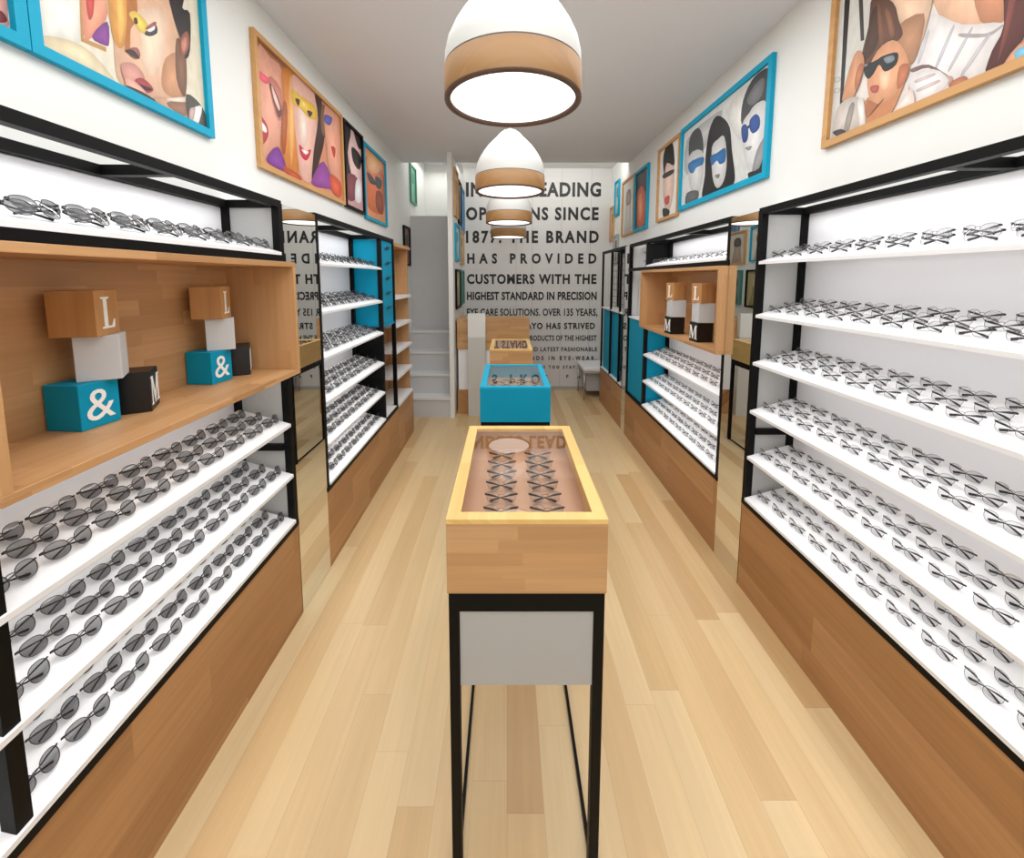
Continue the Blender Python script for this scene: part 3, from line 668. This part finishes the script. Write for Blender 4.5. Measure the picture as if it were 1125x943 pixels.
P6 = [((186, 188, 186), [(380, 560), (470, 470), (520, 460), (380, 700)]), ((222, 220, 214), [(540, 440), (640, 330), (620, 480), (590, 560)]), ((74, 76, 78), [(388, 570), (405, 525), (430, 512), (445, 560), (440, 625), (400, 620), (390, 650)]), ((206, 206, 204), [(388, 625), (440, 600), (446, 700), (425, 775), (392, 750)]), ((52, 116, 168), [(388, 650), (444, 625), (444, 655), (418, 668), (405, 690), (390, 685)]), ((90, 94, 96), [(380, 770), (425, 760), (420, 800), (376, 820)]),
      ((26, 26, 28), [(455, 620), (470, 520), (495, 465), (525, 470), (552, 510), (560, 600), (572, 700), (560, 745), (520, 770), (480, 780), (440, 790), (452, 700)]), ((208, 208, 206), [(480, 590), (505, 555), (530, 545), (540, 640), (528, 720), (500, 750), (482, 700)]), ((40, 104, 160), [(474, 625), (500, 610), (534, 590), (534, 640), (512, 655), (500, 640), (480, 660)]), ((120, 116, 116), [(492, 700), (512, 694), (505, 712)]),
      ((60, 62, 64), [(596, 480), (605, 400), (640, 320), (690, 275), (712, 290), (712, 430), (690, 400), (650, 420), (625, 460), (610, 500)]), ((110, 112, 114), [(620, 400), (650, 340), (690, 310), (680, 380), (640, 420)]), ((218, 217, 215), [(602, 500), (630, 450), (690, 400), (706, 470), (696, 570), (664, 680), (630, 690), (605, 600)]), ((150, 150, 150), [(660, 600), (696, 540), (690, 620), (660, 690), (640, 690)]),
      ((26, 62, 132), [(598, 510), (615, 495), (626, 520), (622, 560), (604, 566)]), ((22, 70, 146), [(632, 480), (655, 455), (672, 470), (670, 510), (646, 532), (632, 515)]), ((20, 40, 80), [(622, 505), (634, 495), (634, 505), (624, 515)]), ((140, 136, 134), [(612, 590), (640, 582), (630, 600)]), ((40, 42, 44), [(625, 690), (670, 670), (695, 590), (695, 690), (640, 720)])]
picture('wide teal-framed grey portrait of three people in blue sunglasses', WR, -1, 2.42, 3.635, 2.222, 2.893, .036, M_tealframe, (212, 212, 208), tr(RX, 650, 0, 3.628, P6), GR)
P7 = [((226, 196, 180), [(288, 680), (300, 640), (326, 620), (330, 700), (322, 800), (300, 850), (285, 780)]), ((30, 26, 26), [(285, 640), (295, 590), (322, 570), (330, 620), (328, 660), (300, 650), (290, 700)]), ((34, 28, 28), [(286, 695), (326, 675), (326, 690), (304, 705), (286, 712)]), ((196, 70, 66), [(292, 790), (310, 780), (308, 810), (295, 815)]), ((30, 30, 32), [(285, 830), (312, 840), (300, 870), (285, 862)])]
picture('slim oak-framed portrait of one dark-haired face, right wall', WR, -1, 3.655, 4.165, 2.195, 2.885, .026, M_frameoak, (232, 228, 222), tr(RX, 650, 0, 3.628, P7), GR)
P8 = [((60, 52, 54), [(175, 700), (215, 680), (218, 760), (180, 780)]), ((214, 96, 56), [(182, 780), (198, 740), (212, 770), (210, 870), (196, 910), (180, 880)]), ((240, 150, 100), [(186, 800), (198, 770), (202, 850), (190, 880)]), ((90, 50, 46), [(168, 760), (180, 740), (180, 900), (168, 890)])]
picture('teal-framed portrait with an orange face, far right wall', WR, -1, 4.44, 4.90, 2.18, 2.85, .03, M_tealframe, (110, 96, 96), tr(RX, 650, 0, 3.628, P8), GR)
simple('oak-framed pale picture beside the orange portrait, far right wall', WR, -1, 4.92, 5.42, 2.18, 2.86, M_frameoak, (216, 214, 206), (190, 188, 184), (150, 140, 130), GR)
simple('small teal-framed picture high near the right corner', WR, -1, 5.58, 5.80, 2.49, 2.95, M_tealframe, (190, 206, 196), (170, 190, 186), (110, 130, 130), GR)
simple('small oak-framed picture in the right corner beside the lettering', WR, -1, 5.84, 6.03, 2.17, 2.65, M_frameoak, (206, 200, 190), (170, 150, 130), (120, 110, 104), GR)
simple('small grey-framed picture lowest near the right corner', WR, -1, 5.58, 5.82, 1.86, 2.24, M_grey, (200, 198, 190), (150, 146, 140), (110, 104, 100), GR)

# ------------------------------------------------------------------ pendant lamps
def pendant(label, X, Y, Z, CZ=CZ):
    t = thing('pendant_lamp', label, 'lamp', (X, Y, CZ), 'pendant lamps down the middle of the shop')
    t['_loc'] = [X, Y, CZ]
    a = MB(); a.lathe([(.213, Z + .012), (.213, Z), (.232, Z), (.2325, Z + .006)], M_lipdark, 56, X, Y); a.build('lip', t)
    a = MB(); a.lathe([(.2325, Z + .0062), (.2325, Z + .096), (.229, Z + .098), (.2145, Z + .0975), (.2135, Z + .012), (.2325, Z + .0062)], M_lampwood, 56, X, Y); a.build('wooden_band', t)
    a = MB(); a.lathe([(.2305, Z + .0985), (.2305, Z + .103)], M_lipdark, 56, X, Y); a.build('trim_ring', t)
    prof = [(.230, 0), (.2285, .04), (.219, .08), (.200, .12), (.178, .155), (.152, .19), (.116, .227), (.090, .252), (.070, .275), (.045, .294), (.020, .304), (.006, .310)]
    a = MB(); a.lathe([(r, Z + .103 + z) for r, z in prof], M_dome, 56, X, Y); a.build('dome', t)
    a = MB(); V = [(X + .2130 * math.cos(2 * math.pi * k / 56), Y + .2130 * math.sin(2 * math.pi * k / 56), Z + .011) for k in range(56)]
    a.poly(V, M_glow); a.build('diffuser', t)
    a = MB(); a.tube([(X, Y, Z + .412), (X, Y, CZ - .02)], .004, M_dome, 8, ref=Vector((1, 0, 0))); a.build('cord', t)
    a = MB(); a.lathe([(.001, CZ - .001), (.05, CZ - .001), (.05, CZ - .02), (.006, CZ - .025)], M_dome, 24, X, Y); a.build('ceiling_rose', t)
for lab, Y, Z in (('white dome pendant with oak band, nearest and largest', 1.49, 2.25), ('white dome pendant with oak band, second from the front', 2.86, 2.225),
                  ('white dome pendant with oak band, third from the front', 4.24, 2.20), ('white dome pendant with oak band, farthest, before the lettering', 5.50, 2.18)):
    pendant(lab, .02, Y, Z, CZ if Y < YB else 3.2)

# ------------------------------------------------------------------ glass-topped counters
def counter(label, x0, x1, y0, y1, zt, mf, mtop, black_from=None):
    t = thing('display_counter', label, 'counter', ((x0 + x1) / 2, (y0 + y1) / 2, 0), 'glass-topped counters down the middle')
    hb = .20; z0 = zt - hb; rim = .034; th = .02
    a = MB(); a.box(x0, x1, y0, y0 + th, z0, zt - .012, mf); a.build('end_panel', t, bevel=.001)
    a = MB(); a.box(x0, x1, y1 - th, y1, z0, zt - .012, mf); a.build('end_panel', t, bevel=.001)
    a = MB(); a.box(x0, x0 + th, y0 + th, y1 - th, z0, zt - .012, mtop if mf is not M_teal else mf); a.build('side_panel', t)
    a = MB(); a.box(x1 - th, x1, y0 + th, y1 - th, z0, zt - .012, mtop if mf is not M_teal else mf); a.build('side_panel', t)
    a = MB()
    a.box(x0, x1, y0, y0 + rim, zt - .012, zt, mtop); a.box(x0, x1, y1 - rim, y1, zt - .012, zt, mtop)
    a.box(x0, x0 + rim, y0 + rim, y1 - rim, zt - .012, zt, mtop); a.box(x1 - rim, x1, y0 + rim, y1 - rim, zt - .012, zt, mtop)
    a.build('top_rim', t)
    a = MB(); a.box(x0 + th, x1 - th, y0 + th, y1 - th, z0 + .10, z0 + .112, M_inside); a.build('tray', t)
    a = MB(); a.poly([(x0 + rim, y0 + rim, zt - .004), (x1 - rim, y0 + rim, zt - .004), (x1 - rim, y1 - rim, zt - .004), (x0 + rim, y1 - rim, zt - .004)], M_glass); a.build('glass_top', t)
    w = .03
    i = .0035
    a = MB()
    a.box(x0 + i, x1 - i, y0 + i, y0 + w, z0 - .052, z0, M_black); a.box(x0 + i, x1 - i, y1 - w, y1 - i, z0 - .052, z0, M_black)
    a.box(x0 + i, x0 + w, y0 + w, y1 - w, z0 - .052, z0, M_black); a.box(x1 - w, x1 - i, y0 + w, y1 - w, z0 - .052, z0, M_black)
    a.build('apron', t)
    for xx in (x0 + i, x1 - w):
        for yy in (y0 + i, y1 - w):
            a = MB(); a.box(xx, xx + w - i, yy, yy + w - i, 0, z0 - .0525, M_black); a.build('leg', t)
        a = MB(); a.box(xx + .008, xx + w - .012, y0 + w + .001, y1 - w - .001, .003, .014, M_black); a.build('floor_rail', t)
    a = MB(); a.box(x0 + w + .001, x1 - w - .001, y0 + .008, y0 + .018, .585, z0 - .053, M_grey); a.build('front_board', t)
    return t
C1 = (-.153, .254, .98, 1.642, 1.05)
counter('nearest glass-topped oak counter on black metal frame', *C1, M_oakx, M_oaklit)
C2 = (-.150, .243, 2.245, 2.862, 1.05)
counter('bright teal glass-topped counter in the middle of the aisle', *C2, M_teal, M_tealframe)
C3 = (-.150, .223, 3.53, 4.15, 1.04)
counter('farthest small oak glass-topped counter behind the teal one', *C3, M_oakx, M_oaklit)

# ------------------------------------------------------------------ cash desk, totem, bench at the back
t = thing('reception_desk', 'oak and white cash desk in front of the lettered wall', 'desk', (-.2, 5.0, 0))
a = MB(); a.box(-.60, .27, 4.93, 5.35, .80, 1.17, M_oakx); a.build('upper_front', t, bevel=.002)
a = MB(); a.box(-.59, .26, 4.95, 5.33, .30, .7995, M_white); a.build('middle_panel', t)
a = MB(); a.box(-.60, .27, 4.93, 5.35, 0, .2995, M_plinth); a.build('base', t, bevel=.002)
t = thing('totem_post', 'white square pillar box standing before the oak cash desk', 'post', (-.36, 4.88, 0))
a = MB(); a.box(-.465, -.255, 4.85, 4.925, 0, .955, M_dome); a.build('lower_panel', t, bevel=.002)
a = MB(); a.box(-.465, -.255, 4.856, 4.925, .9555, 1.235, M_wall); a.build('upper_panel', t, bevel=.002)

t = thing('bench', 'white cushioned bench on thin chrome legs by the right wall', 'bench', (1.1, 5.72, 0))
a = MB(); a.box(1.03, 1.44, 5.49, 6.0, .40, .455, M_white); a.build('cushion', t, bevel=.012)
a = MB(); a.box(1.04, 1.43, 5.50, 5.99, .372, .3995, M_grey); a.build('seat_board', t)
a = MB(); a.box(1.10, 1.42, 5.60, 5.98, .10, .371, M_grey); a.build('drawer_box', t, bevel=.003)
for xx in (1.05, 1.42):
    for yy in (5.51, 5.98):
        a = MB(); a.tube([(xx, yy, 0), (xx, yy, .371)], .008, M_chrome, 8, ref=Vector((1, 0, 0))); a.build('leg', t)

# ------------------------------------------------------------------ lettered cubes in the niches
BW, BH = .106, .127
def cube(label, fx, fy, z, ang, S, mt, letter=None, lmat=None, group=None, size=BW, h=BH):
    """cube with its nearest lower corner at (fx, fy, z); one edge runs off along +Y turned by ang, the other towards the wall"""
    al = Vector((math.sin(ang), math.cos(ang), 0)); wl = Vector((S.s * math.cos(ang), -S.s * math.sin(ang), 0))
    t = thing('letter_cube' if letter else 'plain_cube', label, 'cube', (fx, fy, z), group)
    o0 = Vector((fx, fy, z)); V = []
    for zz in (0, h):
        for p in (o0, o0 + al * size, o0 + al * size + wl * size, o0 + wl * size): V.append(p + Vector((0, 0, zz)))
    a = MB(); a.faces(V, [(0, 3, 2, 1), (4, 5, 6, 7), (0, 1, 5, 4), (1, 2, 6, 5), (2, 3, 7, 6), (3, 0, 4, 7)], mt)
    a.build('body', t, bevel=.0015)
    if letter:
        me = serif(letter, lmat, h * .70)
        w = max(v.co.x for v in me.vertices)
        # reads left to right on the face that looks into the shop
        rd = al if S.s < 0 else -al
        st = o0 + (al * (size - w) / 2 if S.s < 0 else al * (size + w) / 2)
        nrm = -wl
        zlow = min(v.co.z for v in me.vertices); zh = max(v.co.z for v in me.vertices)
        st = st + Vector((0, 0, (h - (zh - zlow)) / 2 - zlow)) + nrm * .0012
        Mx = Matrix((( rd.x, -nrm.x, 0, 0), (rd.y, -nrm.y, 0, 0), (0, 0, 1, 0), (0, 0, 0, 1)))
        me.transform(Mx)
        # serifs for the capital letters
        o = bpy.data.objects.new('letter', me); COL.objects.link(o); o.parent = t; o.location = st - o0
    return t
GC = 'letter cubes stacked in the oak niches'
M_cubewood = planks('cube wood', 'Z', .03, .5, [(176, 124, 72), (186, 134, 80), (192, 140, 86)], .5, .0003, .16, .95)
M_cubeblack = noisy('cube black paint', (20, 17, 17), .4, .05, 10)
M_cubewhite = noisy('cube pale grey paint', (205, 207, 208), .5, .01, 8)
NZ = 1.2355
for dy, who in ((0, 'near left stack'), (.50, 'second left stack')):
    cube('teal cube with white ampersand at the foot of the ' + who, -1.150, 1.085 + dy, NZ, R(5), LS, M_teal, '&', M_lwhite, GC)
    cube('black cube with white letter M at the foot of the ' + who, -1.110, 1.262 + dy, NZ, R(-30), LS, M_cubeblack, 'M', M_lwhite, GC)
    cube('plain pale grey cube in the middle of the ' + who, -1.108, 1.172 + dy, NZ + BH + .0005, R(-34), LS, M_cubewhite, None, None, GC, .096)
    cube('oak cube with white letter L topping the ' + who, -1.121, 1.125 + dy, NZ + 2 * BH + .001, R(-18), LS, M_cubewood, 'L', M_lwhite, GC)
for (fx, fy), who in (((1.232, 2.66), 'nearer right stack'), ((1.217, 3.06), 'farther right stack')):
    cube('black cube with white letter M at the foot of the ' + who, fx, fy, NZ, R(-3), RS, M_cubeblack, 'M', M_lwhite, GC)
    cube('plain grey cube in the middle of the ' + who, fx + .004, fy + .004, NZ + BH + .0005, R(2), RS, M_cubewhite, None, None, GC)
    cube('oak cube with white letter L topping the ' + who, fx + .012, fy - .006, NZ + 2 * BH + .001, R(-9), RS, M_cubewood, 'L', M_lwhite, GC)

# ------------------------------------------------------------------ spectacles
def glasses_parts(kind):
    """local frame: x across the face, y away from the wearer's front (back = +y), z up; rests on z = 0"""
    dark = kind == 'sun'
    lw, lh = (.0235, .0205) if dark else (.0232, .0190)
    rr = .0011 if dark else .0008
    cxl = .0300
    lean = R(46) if dark else R(34)           # fronts lie back against the folded temples
    cz = .0225
    WR_ = R(11)
    def place(p):
        """front plane -> leaning"""
        q = Vector(p); y, z = q.y, q.z
        return Vector((q.x, y * math.cos(lean) + z * math.sin(lean) - .012, z * math.cos(lean) - y * math.sin(lean) + .0165))
    def outline(sg, k=1.0, n=20):
        out = []
        for i in range(n):
            a = 2 * math.pi * i / n
            ca, sa = math.cos(a), math.sin(a)
            e = 2.5
            rx = math.copysign(abs(ca) ** (2 / e), ca) * lw * k; rz = math.copysign(abs(sa) ** (2 / e), sa) * lh * k
            rx += sg * .003 * (rz / lh)       # swept outer corner
            if rz < 0: rx *= 1 - .10 * (-rz / lh)
            x = rx; y = -x * sg * 0 + abs(0)
            out.append(Vector((sg * cxl + rx * math.cos(WR_), sg * rx * math.sin(WR_) + .0035, rz)))
        return out
    rim_m = M_rimdark if dark else M_rimgrey
    fr = MB()
    for sg in (-1, 1): fr.tube([place(p) for p in outline(sg)], rr, rim_m, 5, True)
    fr.tube([place(p) for p in ((-.0085, .0005, .006), (-.004, -.001, .0085), (.004, -.001, .0085), (.0085, .0005, .006))], rr * 1.25, rim_m, 5)
    for sg in (-1, 1):
        fr.tube([place(p) for p in ((sg * .051, .0070, .0115), (sg * .0555, .0080, .0125), (sg * .058, .0115, .0120))], .0024 if dark else .0021, M_temple, 5)
    lenses = []
    for sg in (-1, 1):
        l = MB(); pts = [place(p) for p in outline(sg, .98)]
        c = place((sg * cxl, .0015, 0))
        ring = [c.lerp(p, .55) + (place((0, -.0008, 0)) - place((0, 0, 0))) for p in pts]
        V = [c] + ring + pts; n = len(pts); F = []
        for k in range(n):
            k2 = (k + 1) % n
            F.append((0, 1 + k, 1 + k2)); F.append((1 + k, 1 + n + k, 1 + n + k2, 1 + k2))
        l.faces(V, F, M_lensdark if dark else M_lensclear, True); lenses.append(l)
    temples = []
    tr_ = .0027 if dark else .0040
    for sg, dep, dz in ((1, .0135, .0), (-1, .0175, -.001)):
        tp = MB()
        pts = [(sg * .058, .0115, .0115 + dz), (sg * .036, dep, .0080 + dz), (sg * .006, dep + .0005, .0010 + dz), (-sg * .022, dep + .0005, -.0065 + dz), (-sg * .040, dep, -.0125 + dz)]
        tp.tube([place(p) for p in pts], [tr_ * .9, tr_ * 1.05, tr_ * (.75 if dark else .28), tr_ * 1.1, tr_ * 1.25], M_temple, 5, False, .6, Vector((0, 1, 0)))
        temples.append(tp)
    allv = [Vector(v) for mb in [fr] + temples for v in mb.v]
    zmin = min(v.z for v in allv)
    kk = .97 if dark else .86
    for mb in [fr] + lenses + temples: mb.v = [(v[0] * kk, v[1] * kk, (v[2] - zmin) * kk + .0003) for v in map(tuple, mb.v)]
    return fr, lenses, temples
MESH = {}
for kind in ('sun', 'optic'):
    fr, le, te = glasses_parts(kind)
    one = MB()
    for mb in [fr] + le + te:
        i = len(one.v); one.v += mb.v
        for f, k, s_ in zip(mb.f, mb.m, mb.sm): one.f.append(tuple(i + q for q in f)); one.m.append(one.mi(mb.mats[k])); one.sm.append(s_)
    MESH[kind] = (fr.mesh('front_frame'), [l.mesh('lens') for l in le], [q.mesh('temple') for q in te], one.mesh('spectacles'))
PROTO = {}
def make_glasses(kind, parts, M, label, group):
    name = 'sunglasses' if kind == 'sun' else 'eyeglasses'
    cat = 'sunglasses' if kind == 'sun' else 'glasses'
    key = (kind, parts)
    if key not in PROTO:
        if parts:
            r = bpy.data.objects.new(name, None); r.empty_display_size = .02; COL.objects.link(r)
            fr, le, te, _ = MESH[kind]
            for nm, me in [('front_frame', fr)] + [('lens', q) for q in le] + [('temple', q) for q in te]:
                o = bpy.data.objects.new(nm, me); COL.objects.link(o); o.parent = r
        else:
            r = bpy.data.objects.new(name, MESH[kind][3]); COL.objects.link(r)
        PROTO[key] = r
    else: r = copy_tree(PROTO[key])
    r['label'] = label; r['category'] = cat; r['group'] = group
    r.matrix_world = M
    return r
def on_shelf(S, z, d, y, yaw=0.0):
    """matrix of a pair standing on a slanted shelf; its front looks into the shop"""
    ex = Vector((0, -S.s * 1.0, 0))                               # across the face
    ey = Vector((S.s * math.cos(TILT), 0, math.sin(TILT)))        # up the slope, to the wall
    ez = Vector((-S.s * math.sin(TILT), 0, math.cos(TILT)))
    if ex.cross(ey).dot(ez) < 0: ex = -ex
    p = Vector((S.x(d), y, z + math.tan(TILT) * d)) + ez * .0006
    Mx = Matrix(((ex.x, ey.x, ez.x, p.x), (ex.y, ey.y, ez.y, p.y), (ex.z, ey.z, ez.z, p.z), (0, 0, 0, 1)))
    return Mx @ Matrix.Rotation(yaw, 4, 'Z')
PITCH = .1225
ROWS3 = ((.060, .0, 'front'), (.120, -.02, 'middle'), (.182, -.04, 'back'))
ROWS2 = ((.055, 0, 'front'), (.135, -.045, 'back'))
def fill(S, kind, parts, y_end, n, shelves, unit, group):
    word = 'sunglasses' if kind == 'sun' else 'eyeglasses'
    for z, sname, rows in shelves:
        for d, off, rname in rows:
            for k in range(n):
                y = y_end - k * PITCH + off
                make_glasses(kind, parts, on_shelf(S, z, d, y, random.uniform(-.05, .05)),
                             '%s %s from far end, %s row, %s shelf, %s' % (word, ORD[k], rname, sname, unit), group)
fill(LS, 'sun', True, 1.80, 9, [(SHN[2], 'upper slanted', ROWS3), (SHN[1], 'middle slanted', ROWS3), (SHN[0], 'bottom slanted', ROWS3), (1.768, 'top', ROWS2)],
     'near left unit', 'sunglasses on the near left unit')
NAMES6 = ['bottom', 'second lowest', 'third lowest', 'fourth lowest', 'second highest', 'top']
fill(LS, 'sun', False, 3.275, 9, [(z, NAMES6[i], ROWS2 if i == 5 else ROWS3) for i, z in enumerate(SHZ)], 'farther left unit', 'sunglasses on the farther left unit')
fill(RS, 'optic', True, 2.005, 10, [(z, NAMES6[i], ROWS2 if i == 5 else ROWS3) for i, z in enumerate(SHN)], 'near right unit', 'eyeglasses on the near right unit')
fill(RS, 'optic', False, 3.665, 11, [(.965, 'upper slanted', ROWS3), (.720, 'middle slanted', ROWS3), (.494, 'bottom slanted', ROWS3), (1.768, 'top', ROWS2[:1])],
     'farther right unit', 'eyeglasses on the farther right unit')
# pairs lying under the glass of the counters
def under_glass(Cc, cols, y0, n, pitch, who):
    zt = Cc[4] - .20 + .112
    for cxx, cname in cols:
        for k in range(n):
            y = y0 + k * pitch
            Mx = Matrix.Translation((cxx, y, zt + .0005)) @ Matrix.Rotation(0, 4, 'Z')
            make_glasses('optic', who == 'nearest oak counter', Mx, 'eyeglasses %s from the front, %s column, under glass of %s' % (ORD[k], cname, who), 'eyeglasses under the counter glass')
under_glass(C1, ((-.018, 'left'), (.117, 'right')), 1.14, 6, .076, 'nearest oak counter')
under_glass(C2, ((-.05, 'left'), (.046, 'middle'), (.142, 'right')), 2.42, 3, .12, 'teal counter')
under_glass(C3, ((-.03, 'left'), (.10, 'right')), 3.70, 2, .16, 'farthest oak counter')
# pairs hung in a column on the end bays
def column(S, kind, d, y, zs, unit, group):
    word = 'sunglasses' if kind == 'sun' else 'eyeglasses'
    for k, z in enumerate(zs):
        ex = Vector((0, -S.s, 0)); ey = Vector((0, 0, 1)); ez = ex.cross(ey)
        p = Vector((S.x(d), y, z))
        if ez.x * S.s > 0: ex = -ex; ez = -ez
        Mx = Matrix(((ex.x, ey.x, ez.x, p.x), (ex.y, ey.y, ez.y, p.y), (ex.z, ey.z, ez.z, p.z), (0, 0, 0, 1)))
        make_glasses(kind, False, Mx, '%s hung %s from the top of the %s' % (word, ORD[k], unit), group)
column(LS, 'sun', .0115, 3.53, [1.91 - .125 * k for k in range(5)], 'teal board, farther left end bay', 'sunglasses hung on the left end bay')
column(LS, 'sun', .0995, 3.53, [1.19 - .075 * k for k in range(9)], 'brown board, farther left end bay', 'sunglasses hung on the left end bay')
column(RS, 'optic', .0995, 4.0, [1.90 - .085 * k for k in range(7)], 'pale board, farther right end bay', 'eyeglasses hung on the right end bay')

for o in bpy.data.objects:
    if '_loc' in o: del o['_loc']
